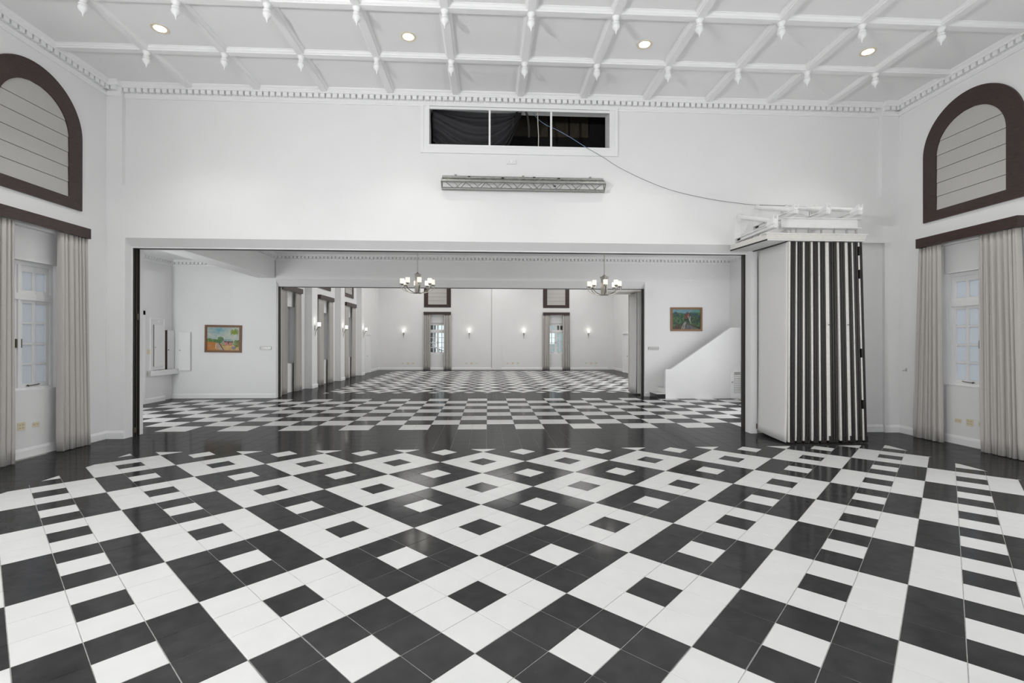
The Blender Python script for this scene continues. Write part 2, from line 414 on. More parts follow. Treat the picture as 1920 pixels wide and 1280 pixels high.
baseboard('baseboard_left_window', 'white baseboard under the left hall window', (XL-.10, 0, 0), LW, YC-.58, YC+.58)
baseboard('baseboard_right', 'white baseboard along the right hall wall', (XR, 0, 0), RW, -YF, -YC-.58)
baseboard('baseboard_right_window', 'white baseboard under the right hall window', (XR+.10, 0, 0), RW, -YC-.58, -YC+.58)
baseboard('baseboard_front_left', 'short white baseboard left of the wide opening', (0, YF, 0), 0, XL, OX0)
baseboard('baseboard_front_right', 'short white baseboard in the right corner', (0, YF, 0), 0, 8.12, XR)
baseboard('baseboard_recess', 'white baseboard behind the folded partition', (0, 6.62, 0), 0, 6.9, 8.12)

# ------------------------------------------------------------------ windows
def make_window(name, glass):
    root = struct(thing(name, '', 'window'), '', 'window')
    M = MB()
    M.box(-.58, -.535, .20, .30, 1.04, 3.09).box(.535, .58, .20, .30, 1.04, 3.09).box(-.535, .535, .20, .30, 3.03, 3.09).box(-.535, .535, .18, .30, 1.04, 1.09)
    M.box(-.535, .535, .19, .30, 2.48, 2.585).box(-.025, .025, .20, .29, 1.09, 3.03).box(-.58, .58, .10, .20, 1.035, 1.05)
    M.obj('frame', 'trim', root)
    cols = [(.07, .24), (.30, .475)]
    for sgn in (-1, 1):
        cs = cols if sgn > 0 else [(-b, -a) for a, b in cols][::-1]
        x0, x1 = (.025, .535) if sgn > 0 else (-.535, -.025)
        for rows, z0, z1, nm in (([(1.15, 1.445), (1.48, 1.765), (1.80, 2.10), (2.135, 2.43)], 1.09, 2.48, 'casement'), ([(2.64, 2.93)], 2.585, 3.03, 'transom_sash')):
            M = MB(); ya, yb = .225, .265
            M.box(x0, cs[0][0], ya, yb, z0, z1).box(cs[0][1], cs[1][0], ya+.006, yb, z0, z1).box(cs[1][1], x1, ya, yb, z0, z1)
            zz = [z0]+[t for r in rows for t in r]+[z1]
            for i in range(0, len(zz), 2):
                yo = ya if i in (0, len(zz)-2) else ya+.006
                for c in cs: M.box(c[0], c[1], yo, yb, zz[i], zz[i+1])
            sash = M.obj(nm, 'trim', root)
            for r in rows:
                for c in cs: MB().box(c[0], c[1], .243, .249, r[0], r[1]).obj('pane', glass, sash)
            if nm == 'casement':
                h = MB().box(sgn*.07-.035*(1+sgn), sgn*.07+.035*(1-sgn), .205, .225, 1.105, 1.118)
                h = MB().tube([(sgn*.12, .205, 1.115), (sgn*.2, .20, 1.112), (sgn*.3, .202, 1.12), (sgn*.34, .204, 1.128)], .007, 6).tube([(sgn*.16, .205, 1.10), (sgn*.16, .225, 1.125)], .008, 6)
                h.obj('stay', 'brass_dark', sash)
                MB().box(sgn*.04-.008, sgn*.04+.008, .205, .225, 1.72, 1.86).obj('handle', 'brass_dark', sash)
    return root
win_a = make_window('window_1', 'frosted_glass')
win_b = make_window('window_6', 'clear_glass')
FARW = [14.75, 18.45, 22.15]
ENDX = [-3.24, 4.60]
nwin = [0]
def put_window(proto, first, loc, rz, label):
    o = proto if first else copy_tree(proto)
    nwin[0] += 1; o.name = 'window_%d' % nwin[0]; place(o, loc, rz, label); return o
put_window(win_a, True, (XL, YC, 0), LW, 'white casement window with frosted panes in the left hall wall')
put_window(win_a, False, (XR, YC, 0), RW, 'white casement window with frosted panes in the right hall wall')
for y, n in zip(FARW, ('first', 'second', 'third')): put_window(win_a, False, (XL+.02, y, 0), LW, 'frosted window, %s along the left wall of the far hall' % n)
put_window(win_b, True, (ENDX[0], YE, 0), 0, 'clear casement window left of centre in the far end wall')
put_window(win_b, False, (ENDX[1], YE, 0), 0, 'clear casement window right of centre in the far end wall')

# ------------------------------------------------------------------ arched shades, pelmets, curtains
def make_arch():
    root = thing('arched_window_shade', '', 'window shade')
    R, r, zo, zi, so, si = .875, .605, 4.10, 4.28, 5.33, 5.28
    out = [(-R, zo), (R, zo)]+[(R*math.cos(a), so+R*math.sin(a)) for a in [PI*i/32 for i in range(33)]]
    # ring built as quads between matching outlines
    def outline(rr, zb, sp, n=48):
        pts = []
        for i in range(n+1): a = PI*i/n; pts.append((rr*math.cos(a), sp+rr*math.sin(a)))
        for i in range(1, 7): pts.append((-rr, sp+(zb-sp)*i/6))
        for i in range(1, 9): pts.append((-rr+2*rr*i/8, zb))
        for i in range(1, 6): pts.append((rr, zb+(sp-zb)*i/6))
        return pts
    A, B = outline(R, zo, so), outline(r, zi, si); n = len(A)
    vs = [(x, -.035, z) for x, z in A]+[(x, -.035, z) for x, z in B]+[(x, 0, z) for x, z in A]+[(x, 0, z) for x, z in B]
    fs = []
    for i in range(n):
        j = (i+1) % n; fs += [(i, n+i, n+j, j), (i, j, 2*n+j, 2*n+i), (n+j, n+i, 3*n+i, 3*n+j)]
    MB().add(vs, fs).obj('frame', 'dark_wood', root)
    zs = [4.28, 4.53, 4.78, 5.03, 5.285, 5.54, 5.90]
    def width(z): return r if z <= si else math.sqrt(max(0, r*r-(z-si)**2))
    for k in range(6):
        z0, z1 = zs[k], min(zs[k+1], si+r-.003); rows = 10 if z1 > si else 2
        M = MB(); pts = []
        zz = [z0+.004+(z1-.004-z0-.004)*i/rows for i in range(rows+1)]
        for z in zz: pts.append((-width(z)+.001, z))
        for z in reversed(zz): pts.append((width(z)-.001, z))
        M.prism(pts, 'y', -.016, -.006); M.v = [(a, (-.006 if abs(b+.006) < 1e-6 else (-.016-.006*(1-(c-z0)/(z1-z0)))), c) for a, b, c in M.v]
        M.obj('fabric_fold', 'shade', root)
    M = MB(); pts = [(-r, zi), (r, zi)]+[(r*math.cos(PI*i/24), si+r*math.sin(PI*i/24)) for i in range(25)]
    M.prism(pts, 'y', -.006, -.0005); M.obj('backing', 'shade_seam', root)
    return root
arch = make_arch()
def put(proto, first, loc, rz, label, group):
    o = proto if first else copy_tree(proto); place(o, loc, rz, label); o['group'] = group; return o
ga = 'arched fabric shades above the windows'
put(arch, True, (XL, YC, 0), LW, 'arched grey fabric shade in dark wood frame on left hall wall', ga)
put(arch, False, (XR, YC, 0), RW, 'arched grey fabric shade in dark wood frame on right hall wall', ga)
put(arch, False, (XL+.02, FARW[1], 0), LW, 'arched shade above the second window on the far hall left wall', ga)
put(arch, False, (XL+.02, FARW[2], 0), LW, 'arched shade above the third window on the far hall left wall', ga)
put(arch, False, (ENDX[0], YE, 0), 0, 'arched shade above the left window of the far end wall', ga)
put(arch, False, (ENDX[1], YE, 0), 0, 'arched shade above the right window of the far end wall', ga)

def make_pelmet():
    root = thing('pelmet', '', 'pelmet')
    MB().box(-.885, .885, -.19, -.172, 3.615, 3.79).obj('front_board', 'dark_wood', root)
    for s in (-1, 1): MB().box(min(s*.885, s*.867), max(s*.885, s*.867), -.172, 0, 3.615, 3.79).obj('side_board', 'dark_wood', root)
    MB().box(-.867, .867, -.172, 0, 3.772, 3.79).obj('top_board', 'dark_wood', root)
    MB().box(-.86, .86, -.13, -.10, 3.63, 3.65).obj('rail', 'white_steel', root)
    return root
pel = make_pelmet(); gp = 'dark pelmets over the curtains'
put(pel, True, (XL, YC-.02, 0), LW, 'dark wood pelmet over the window of the left hall wall', gp)
put(pel, False, (XR, YC-.02, 0), RW, 'dark wood pelmet over the window of the right hall wall', gp)
for y, n in zip(FARW, ('first', 'second', 'third')): put(pel, False, (XL+.02, y, 0), LW, 'dark pelmet over the %s window on the far hall left wall' % n, gp)
put(pel, False, (ENDX[0], YE, 0), 0, 'dark pelmet over the left window of the far end wall', gp)
put(pel, False, (ENDX[1], YE, 0), 0, 'dark pelmet over the right window of the far end wall', gp)

def curtain_mesh(seed, t0, t1, b0, b1, nf, z1=3.61):
    rnd = random.Random(seed); ph = [rnd.uniform(-1.0, 1.0) for _ in range(nf+3)]; am = [rnd.uniform(.5, 1.2) for _ in range(nf+3)]
    xs = [0]
    for _ in range(nf): xs.append(xs[-1]+rnd.uniform(.55, 1.45))
    xs = [x/xs[-1] for x in xs]
    def fn(u, v):
        z = .012+(z1-.012)*v
        k = u*nf; i = int(min(k, nf-1)); fr = k-i
        uu = xs[i]*(1-fr)+xs[i+1]*fr
        x = (b0+(b1-b0)*uu)*(1-v)+(t0+(t1-t0)*uu)*v
        a = am[i]*(1-fr)+am[i+1]*fr; p = ph[i]*(1-fr)+ph[i+1]*fr
        amp = .042*a*(1-.25*v**3)+.010*(1-v)**4
        va = (.5+.5*math.cos(2*PI*k+.6*p*(1-.4*v)))**2.2
        y = -.145+2.1*amp*va+.006*math.sin(4.2*PI*k+2*p+3*v)
        x += -.010*math.sin(2*PI*k+.6*p)*(1-v*.4)+.006*p*(1-v)
        if v < .03: y += -.014*math.sin(7*u*PI+seed)
        return (x, y, z)
    return MB().grid(fn, nf*16, 14)
def curtain(seed, loc, rz, t0, t1, b0, b1, nf, label, group):
    o = curtain_mesh(seed, t0, t1, b0, b1, nf).obj('curtain', 'curtain', smooth=True, solid=.004)
    tag(o, label, 'curtain', group); o.location = loc; o.rotation_euler = (0, 0, rz); return o
gc = 'grey linen curtains'
curtain(1, (XL, YC, 0), LW, .34, .865, .365, .93, 7, 'gathered grey curtain nearest the wide opening, left hall window', gc)
curtain(2, (XL, YC, 0), LW, -.86, -.435, -.90, -.425, 5, 'grey curtain cut by the left picture edge', gc)
curtain(3, (XR, YC, 0), RW, -.865, -.42, -1.0, -.40, 6, 'grey curtain nearest the corner at the right hall window', gc)
curtain(4, (XR, YC, 0), RW, .26, .865, .29, .94, 7, 'wide grey curtain at the right picture edge', gc)
for n, (y, nm) in enumerate(zip(FARW, ('first', 'second', 'third'))):
    curtain(10+n, (XL+.02, y, 0), LW, -.88, -.38, -.90, -.36, 5, 'near curtain of the %s window on the far hall left wall' % nm, gc)
    curtain(20+n, (XL+.02, y, 0), LW, .40, .88, .36, .92, 5, 'farther curtain of the %s window on the far hall left wall' % nm, gc)
for n, (x, nm) in enumerate(zip(ENDX, ('left', 'right'))):
    curtain(30+n, (x, YE, 0), 0, -.90, -.42, -.92, -.45, 5, 'left curtain of the %s window in the far end wall' % nm, gc)
    curtain(40+n, (x, YE, 0), 0, .42, .90, .42, .93, 5, 'right curtain of the %s window in the far end wall' % nm, gc)

# ------------------------------------------------------------------ outlets
def make_outlet(double):
    root = thing('wall_outlet', '', 'outlet'); wdt = .062 if double else .058; h = .06 if double else .036
    MB().box(-wdt, wdt, -.007, 0, -h, h).obj('plate', 'cream_plastic', root)
    M = MB()
    for sx in (-.026, .026):
        for sz in ((-.024, .024) if double else (0,)):
            M.box(sx-.012, sx-.008, -.0085, -.006, sz-.008, sz+.008).box(sx+.006, sx+.010, -.0085, -.006, sz-.006, sz+.006)
    M.obj('slots', 'socket_dark', root)['kind'] = 'stuff'; return root
out1, out2 = make_outlet(False), make_outlet(True); used = {1: False, 2: False}
def outlet(loc, rz, label, k=1):
    p = {1: out1, 2: out2}[k]; o = p if not used[k] else copy_tree(p); used[k] = True
    place(o, loc, rz, label); o['group'] = 'cream wall outlets'
xi = XL-.10
outlet((xi, 4.83, .49), LW, 'low cream outlet beside the left curtain, nearest the left picture edge')
outlet((xi, 5.03, .50), LW, 'square cream double outlet below the left hall window', 2)
outlet((xi, 5.27, .49), LW, 'low cream outlet below the left hall window, farthest from the camera')
xi = XR+.10
outlet((xi, 5.42, .42), RW, 'low beige outlet below the right hall window, leftmost of three')
outlet((xi, 5.21, .42), RW, 'square beige double outlet below the right hall window', 2)
outlet((xi, 5.0, .42), RW, 'beige outlet half hidden by the right edge curtain')
for cx, nm in ((-5.15, 'at the far left of the end wall'), (-1.0, 'left of the middle of the end wall'), (1.72, 'right of the middle of the end wall'), (6.95, 'at the far right of the end wall')):
    for dx, k, pn in ((-.34, 1, 'left'), (0, 2, 'middle'), (.33, 1, 'right')):
        outlet((cx+dx, YE, .43), 0, '%s outlet of the group %s' % (pn, nm), k)

# ------------------------------------------------------------------ wall things above the opening
# control booth window
bw = struct(thing('window_8', '', 'window', (.7, 6.65, 5.5)), 'long dark control booth window with white frame under the cornice', 'window')
off = (.7, 6.65, 5.5)
def ring(M, x0, x1, z0, z1, w, y0, y1):
    M.box(x0, x0+w, y0, y1, z0, z1).box(x1-w, x1, y0, y1, z0, z1).box(x0+w, x1-w, y0, y1, z0, z0+w).box(x0+w, x1-w, y0, y1, z1-w, z1)
M = MB(); ring(M, BX0-.16, BX1+.16, BZ0-.16, BZ1+.02, .06, 6.61, 6.65); ring(M, BX0-.10, BX1+.10, BZ0-.10, BZ1+.01, .10, 6.625, 6.65); ring(M, BX0-.04, BX1+.04, BZ0-.04, BZ1+.005, .045, 6.615, 6.65)
M.obj('frame', 'trim', bw, off)
for x in (.10, 1.317): MB().box(x-.018, x+.018, 6.64, 6.68, BZ0, BZ1).obj('mullion', 'trim', bw, off)
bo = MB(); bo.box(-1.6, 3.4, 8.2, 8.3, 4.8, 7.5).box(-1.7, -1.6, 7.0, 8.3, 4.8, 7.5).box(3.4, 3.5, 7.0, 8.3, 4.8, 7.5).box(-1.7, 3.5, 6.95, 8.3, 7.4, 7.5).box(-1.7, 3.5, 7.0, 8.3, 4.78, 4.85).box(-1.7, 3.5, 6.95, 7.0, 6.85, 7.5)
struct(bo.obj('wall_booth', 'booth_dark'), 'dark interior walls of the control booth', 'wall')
brd = thing('acoustic_board', 'row of dim beige boards on the back wall of the booth', 'board', (1.6, 8.2, 6.5))
for i in range(4): MB().box(.56+i*.465, .98+i*.465, 8.16, 8.2, 6.53, 7.2).obj('board', 'booth_board', brd, (1.6, 8.2, 6.5))
def swag(u, v):
    t = v
    zl = 6.45-.02*t if t < .35 else 6.443-.9*(t-.35)
    xl = -1.04; xr = .74-.25*(1-t)*0; zr = 6.44-.01*t
    x = xl+(xr-xl)*(u**(1.0))
    sag = .02+.85*t
    sh = 4*(u**1.25)*(1-u**1.25)
    z = zl+(zr-zl)*u**2-sag*sh*.95
    gat = 1-abs(2*u-1)**3
    y = 6.84+.045*math.sin((t**1.3)*38+1.5*u)*(.3+.7*gat)+.06*math.sin(t*9)+.06*t
    return (x, y, z)
bc = thing('black_drape', 'black cloth swagged across the left of the booth window', 'drape', (0, 6.9, 5.7))
MB().grid(swag, 48, 90).obj('swag', 'black_cloth', bc, (0, 6.9, 5.7), smooth=True, solid=.004)
def backdrape(u, v): return (-1.06+1.45*u-.25*u*(1-v), 7.08+.02*math.sin(u*17)+.015*math.sin(u*41), 5.5+1.0*v)
MB().grid(backdrape, 60, 2).obj('back_panel', 'black_cloth', bc, (0, 6.9, 5.7), smooth=True, solid=.004)
o = MB().tube([(.56, 6.74, 6.12), (.58, 6.74, 6.28), (.64, 6.74, 6.40), (.74, 6.73, 6.455), (.82, 6.74, 6.42), (.86, 6.74, 6.30), (.885, 6.75, 6.10), (.885, 6.75, 5.90)], [.012, .016, .018, .018, .02, .024, .026, .024], 8).obj('hanging_strap', 'black_rubber', smooth=True)
tag(o, 'black strap looped over the top of the booth window', 'strap')
o = MB().tube([(1.06, 6.76, 6.45), (1.065, 6.76, 6.2), (1.08, 6.77, 5.95), (1.075, 6.76, 5.66)], .009, 6).obj('power_cable', 'cable_white', smooth=True)
tag(o, 'pale cable hanging straight down inside the booth window', 'cable')
pts = [(.98, 6.9, 6.47), (1.06, 6.82, 6.32), (1.22, 6.74, 6.16), (1.45, 6.68, 6.03), (1.70, 6.63, 5.87), (2.02, 6.60, 5.66), (2.35, 6.585, 5.47), (2.65, 6.575, 5.28), (3.1, 6.56, 5.06), (3.62, 6.55, 4.86), (4.1, 6.54, 4.74), (4.6, 6.535, 4.65), (5.0, 6.53, 4.60), (5.35, 6.52, 4.565), (5.9, 6.5, 4.55), (6.3, 6.48, 4.53), (6.45, 6.46, 4.50), (6.46, 6.45, 4.33)]
def smooth_path(P, n=5):
    P = [Vector(p) for p in P]; out = []
    for i in range(len(P)-1):
        a, b, c, d = P[max(i-1, 0)], P[i], P[i+1], P[min(i+2, len(P)-1)]
        for k in range(n):
            t = k/n; out.append(.5*((2*b)+(c-a)*t+(2*a-5*b+4*c-d)*t*t+(3*b-a-3*c+d)*t**3))
    return out+[P[-1]]
cb = thing('signal_cable', 'thin cable swooping from the booth window to the steel bracket', 'cable', (1.5, 6.6, 5.9))
sp = smooth_path(pts); MB().tube(sp[:26], .0055, 6).obj('blue_sheath', 'cable_blue', cb, (1.5, 6.6, 5.9), smooth=True)
MB().tube(sp[25:], .0045, 6).obj('grey_sheath', 'cable_grey', cb, (1.5, 6.6, 5.9), smooth=True)
# socket box
sk = thing('socket_box', 'small white surface socket box above the truss', 'socket', (.525, 6.65, 5.36))
MB().box(-.085, .085, -.045, 0, -.04, .04).obj('box', 'trim', sk)
M = MB()
for x in (-.04, .04): M.box(x-.004, x+.004, -.047, -.044, .006, .018).box(x-.018, x-.010, -.047, -.044, -.016, -.010).box(x+.010, x+.018, -.047, -.044, -.016, -.010)
M.obj('slots', 'socket_dark', sk)['kind'] = 'stuff'
# lighting truss
tr = thing('lighting_truss', 'grey aluminium lattice truss hung flat on the wall above the opening', 'truss', (.76, 6.5, 4.8)); off = (.76, 6.5, 4.8)
ta, tb = -.815, 2.34
A, B, C_ = (6.60, 5.03), (6.36, 4.885), (6.47, 4.765)
for y, z in (A, B, C_): MB().tube([(ta, y, z), (tb, y, z)], .031, 12).obj('chord', 'truss_metal', tr, off, smooth=True)
n = 8; st = (tb-ta-.1)/n
def lat(p, q, x0, n, st):
    for k in range(2*n):
        a, b = (p, q) if k % 2 == 0 else (q, p); xa, xb = x0+k*st/2, x0+(k+1)*st/2
        if xb > tb-.02: break
        MB().tube([(xa, a[0], a[1]), (xb, b[0], b[1])], .0085, 6).obj('lattice_bar', 'truss_metal', tr, off)
lat(B, C_, ta+.05, n, st); lat(A, C_, ta+.05+st*.27, n, st); lat(A, B, ta+.05, n, st)
for x in (ta-.006, tb-.01):
    for p, q in ((A, B), (B, C_), (A, C_)): MB().tube([(x+.008, p[0], p[1]), (x+.008, q[0], q[1])], .012, 6).obj('end_bar', 'truss_metal', tr, off)
for x in (ta+.25, .76, tb-.25): MB().box(x-.02, x+.02, 6.60, 6.65, 4.97, 5.09).obj('wall_bracket', 'truss_metal', tr, off)
M = MB()
for x, z, y in ((-.3, 5.035, 6.568), (.35, 5.02, 6.568), (.95, 4.985, 6.4), (1.45, 5.03, 6.566), (1.35, 4.83, 6.42)): M.box(x-.02, x+.03, y-.02, y, z-.008, z+.008)
M.obj('tape', 'black_rubber', tr, off)['kind'] = 'stuff'

# ------------------------------------------------------------------ steel bracket, track and folded partition
sb = thing('steel_bracket', 'white steel frame bolted to the wall above the folded partition', 'bracket', (5.9, 6.5, 4.0)); off = (5.9, 6.5, 4.0)
def ibeam_y(x, y0, y1, z, h=.14, wd=.12):
    return MB().box(x-wd/2, x+wd/2, y0, y1, z, z+.012).box(x-wd/2, x+wd/2, y0, y1, z+h-.012, z+h).box(x-.005, x+.005, y0, y1, z+.012, z+h-.012)
for x, yt, zl, zt, zp in ((5.05, 5.27, 3.815, 3.93, 4.33), (5.42, 5.27, 4.065, 4.13, 4.52), (6.0, 5.27, 4.065, 4.14, 4.52), (6.58, 5.27, 4.065, 4.145, 4.52)):
    ibeam_y(x, yt, YF, zl, .075, .10).obj('beam', 'white_steel', sb, off)
    p = MB().box(x-.055, x+.055, YF-.012, YF, zl-.02, zp+.06).box(x-.005, x+.005, YF-.13, YF-.012, zl, zl+.16).box(x-.005, x+.005, YF-.13, YF-.012, zp-.12, zp+.05); p.obj('wall_post', 'white_steel', sb, off)
    MB().tube([(x, YF-.02, zp), (x, yt+.06, zt)], .038, 14).obj('strut', 'white_steel', sb, off, smooth=True)
    MB().prism([(yt, zl-.01), (yt+.26, zl+.07), (yt+.20, zt+.02), (yt, zt+.10)], 'x', x+.028, x+.040).obj('gusset', 'white_steel', sb, off)
    MB().prism([(yt, zl-.01), (yt+.26, zl+.07), (yt+.20, zt+.02), (yt, zt+.10)], 'x', x-.040, x-.028).obj('gusset', 'white_steel', sb, off)
    MB().box(x-.042, x+.042, yt+.012, yt+.022, zl-.005, zt+.04).obj('end_plate', 'white_steel', sb, off)
M = MB(); M.box(5.37, 6.83, 5.55, 5.71, 3.885, 3.897).box(5.37, 6.83, 5.55, 5.71, 4.053, 4.065).box(5.37, 6.80, 5.624, 5.636, 3.897, 4.053); M.obj('cross_beam', 'white_steel', sb, off)
# track
tk = thing('partition_track', 'cream metal track that carries the folded partition', 'track', (5.9, 5.6, 3.7)); off = (5.9, 5.6, 3.7)
M = MB(); M.prism([(4.90, 6.55), (5.03, 5.52), (6.88, 5.52), (6.88, 5.60), (5.10, 5.60), (5.0, 6.55)], 'z', 3.665, 3.76); M.obj('fascia', 'cream_metal', tk, off)
M = MB(); M.prism([(4.92, 6.555), (5.04, 5.53), (6.87, 5.53), (6.87, 6.55)], 'z', 3.645, 3.664); M.obj('soffit', 'white_steel', tk, off)
MB().prism([(4.90, 6.55), (5.03, 5.515), (5.045, 5.515), (4.915, 6.55)], 'z', 3.640, 3.6645).obj('slot', 'black_rubber', tk, off)
MB().prism([(5.35, 6.54), (5.45, 5.58), (5.475, 5.58), (5.375, 6.54)], 'z', 3.632, 3.646).obj('slot', 'black_rubber', tk, off)
MB().box(4.985, 6.9, 5.50, 5.62, 3.76, 3.772).obj('top_flange', 'white_steel', tk, off)
for x in (5.45, 5.52, 5.62, 5.85, 6.09, 6.33, 6.57, 6.75):
    MB().tube([(x, 5.58, 3.772), (x, 5.58, 3.886)], .0075, 8).obj('rod', 'chrome', tk, off)
    MB().tube([(x+.06, 5.69, 3.70), (x+.06, 5.69, 3.886)], .0075, 8).obj('rod', 'chrome', tk, off)
for y in (5.8, 6.0, 6.25, 6.42):
    MB().tube([(5.06-.12*(y-5.6), y, 3.76), (5.06, y, 3.815)], .0075, 8).obj('rod', 'chrome', tk, off)
# folded partition
fpn = thing('folding_partition', 'folded stack of fabric partition panels with black edge seals', 'partition', (6.2, 6.1, 0)); off = (6.2, 6.1, 0)
edges = [5.485, 5.62, 5.755, 5.895, 6.03, 6.17, 6.385, 6.53, 6.665, 6.775, 6.865]
wide = {5: .065, 7: .055}
ZT = 3.635
def shear(M, k):
    M.v = [(x+(ZT-z)/ZT*k, y, z) for x, y, z in M.v]; return M
for i in range(len(edges)-1):
    x0, x1 = edges[i], edges[i+1]; wt = wide.get(i, .028); k = -.02+.13*(x0-5.485)/1.38
    jy = random.uniform(-.012, .012); y0 = 5.575+jy
    M = shear(MB().box(x0+.004, x1-.004, y0+.035, 6.50, .05, ZT), k); pn = M.obj('panel', 'partition_fabric', fpn, off)
    dim = i in (8,)
    shear(MB().box(x0, x0+wt, y0+(.012 if not dim else .03), y0+.04, .045, ZT), k).obj('edge_strip', 'cream_metal', pn, off)
    a = x0+wt+.002; b = x1-.002; n = 3 if b-a > .08 else 2
    M = MB()
    for j in range(n):
        c = a+(b-a)*(j+.5)/n; r = (b-a)/n*.52
        M.add([(c+r*math.cos(PI+PI*t/6), y0+.03+r*1.1*math.sin(PI+PI*t/6), z) for z in (.04, ZT+.005) for t in range(7)],
              [(t, t+1, 8+t, 7+t) for t in range(6)]+[tuple(range(13, 6, -1))])
    shear(M, k).obj('edge_seal', 'black_rubber', pn, off, smooth=True)
    M = MB().box(x0+.01, x1-.02, y0-.006, y0+.05, .012, .05).box(x0+.03, x0+.075, y0-.012, y0+.02, .02, .13); shear(M, k).obj('floor_sweep', 'black_rubber', pn, off)
for z in (.62, 1.55, 2.98, 3.4):
    M = shear(MB().box(6.775, 6.81, 5.565, 5.60, z, z+.16), .1); M.obj('hinge', 'black_rubber', fpn, off)
for x in (6.185, 6.545):
    MB().box(x+.02, x+.085, 5.56, 5.566, 2.135, 2.147).obj('seam', 'black_rubber', fpn, off)
def cover(u, v):      # first fabric face, hem bulging at the floor
    y = 6.50-(6.50-5.575)*u; z = .02+3.61*v
    z += .055*(1-u)*(1-v)**8+.0
    x = 5.452+.018*math.sin(u*PI)*(1-v)**3*-1-.02*(1-v)**6+.004*math.sin(5*u+3*v)
    return (x, y, z)
M = MB().grid(cover, 14, 24); M.obj('face_cover', 'partition_fabric', fpn, off, smooth=True, solid=.012)
MB().box(5.465, 5.487, 5.56, 5.60, .03, ZT).obj('edge_strip', 'cream_metal', fpn, off)
MB().box(5.425, 5.47, 6.50, 6.54, .10, .20).obj('corner_block', 'brass_dark', fpn, off)

# small hook on the right wall
hk = thing('wall_hook', 'small metal latch on the right wall beside the curtain', 'hook', (XR, 6.38, 1.28), RW)
MB().box(-.012, .012, -.02, 0, -.03, .03).obj('plate', 'chrome', hk); MB().tube([(-.01, -.015, -.015), (-.06, -.03, -.02)], .006, 6).obj('arm', 'chrome', hk)

# ------------------------------------------------------------------ recessed lights
def make_downlight():
    root = thing('recessed_light', '', 'ceiling light')
    MB().lathe([(.125, 0), (.125, -.006), (.118, -.011), (.10, -.010), (.084, -.004), (.082, 0)], 28, cap=False).obj('trim_ring', 'gold_reflector', root, smooth=True)
    MB().lathe([(.083, -.002), (.076, .05), (.06, .10), (.052, .115)], 28, cap=False).obj('reflector', 'reflector_white', root, smooth=True)
    MB().lathe([(.0, .098), (.035, .10), (.052, .112), (.0, .114)], 24, cap=False).obj('bulb', 'bulb', root, smooth=True)
    return root
dl = make_downlight(); gl = 'round recessed ceiling lights'
for k, (x, lb) in enumerate(zip(DLX, ('at the far left', 'left of the middle', 'right of the middle', 'at the far right'))):
    put(dl, k == 0, (x, DLY, ZC-.0005), 0, 'recessed round light %s of the panelled ceiling' % lb, gl)
    light('downlight_lamp', 'AREA', (x, DLY, ZC+.094), 30, .07, (1, .97, .91), (0, 0, -1))
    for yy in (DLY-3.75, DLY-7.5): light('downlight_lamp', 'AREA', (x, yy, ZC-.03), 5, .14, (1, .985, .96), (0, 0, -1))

# ------------------------------------------------------------------ lobby
wb = MB()
wb.box(-10.3, -6.79, Y2, Y2+.42, 0, 6.9); wb.box(5.35, 8.8, Y2, Y2+.42, 0, 6.9)
wb.prism([(Y2-.02, 3.86), (Y2+.14, OZ), (Y2+.42, OZ), (Y2+.42, 6.9), (Y2-.02, 6.9)], 'x', -6.79, 5.35)
wb.box(5.35, 8.3, Y2-.02, Y2, 3.86, 4.66)
w2 = struct(wb.obj('wall_lobby_back', 'wall'), 'white lobby wall with the second opening to the far hall', 'wall')
MB().box(-6.791, -6.755, Y2+.18, Y2+.30, 0, OZ).obj('jamb_seal', 'black_rubber', w2)
MB().box(5.30, 5.351, Y2+.10, Y2+.24, 0, OZ).obj('jamb_seal', 'black_rubber', w2)
MB().box(-6.79, 5.35, Y2+.18, Y2+.30, OZ-.012, OZ).obj('header_track', 'black_rubber', w2)
struct(MB().box(-10.35, -10.05, 7.04, Y2, 0, 4.8).box(-10.05, -9.93, 10.8, 12.62, 0, 3.94).obj('wall_lobby_left', 'wall'), 'white lobby wall at the left end', 'wall')
struct(MB().box(8.28, 8.6, 7.0, Y2, 0, 4.8).obj('wall_lobby_right', 'wall'), 'white lobby wall at the right end beside the stair', 'wall')
struct(MB().box(-10.3, 8.6, 7.0, Y2, ZL, ZL+.1).box(-10.3, -7.36, 7.0, Y2, 4.44, ZL).obj('ceiling_lobby', 'ceiling'), 'flat white lobby ceiling', 'ceiling')
struct(MB().box(-7.36, -6.82, 7.04, Y2-.02, 3.89, ZL).obj('trim_6', 'wall'), 'white dropped beam across the left of the lobby', 'beam')
cornice('trim_7', 'dentil cornice on the lobby back wall', (0, Y2-.02, 0), 0, -6.82, 8.28, ZL, k=.8, each=False, pitch=.1525)
cornice('trim_8', 'dentil cornice on the lobby dropped beam', (-6.82, 0, 0), LW, 7.1, Y2-.02, ZL, k=.8, each=False, pitch=.1525)
cornice('trim_9', 'dentil cornice on the lobby left end wall', (-10.05, 0, 0), LW, 7.1, Y2, 4.44, k=.8, each=False, pitch=.1525)
cornice('trim_10', 'dentil cornice in the lobby alcove above the painting', (0, Y2, 0), 0, -10.05, -7.36, 4.44, k=.8, each=False, pitch=.1525)
cornice('trim_11', 'dentil cornice on the lobby right end wall', (8.28, 0, 0), RW, -Y2, -7.1, ZL, k=.8, each=False, pitch=.1525)
baseboard('baseboard_lobby_back', 'white baseboard below the hut painting', (0, Y2, 0), 0, -10.05, -6.79)
baseboard('baseboard_lobby_left', 'white baseboard on the lobby left end wall', (-9.93, 0, 0), LW, 11.7, 12.62)
baseboard('baseboard_lobby_stair', 'short white baseboard beside the stair foot', (0, Y2, 0), 0, 5.35, 5.6)

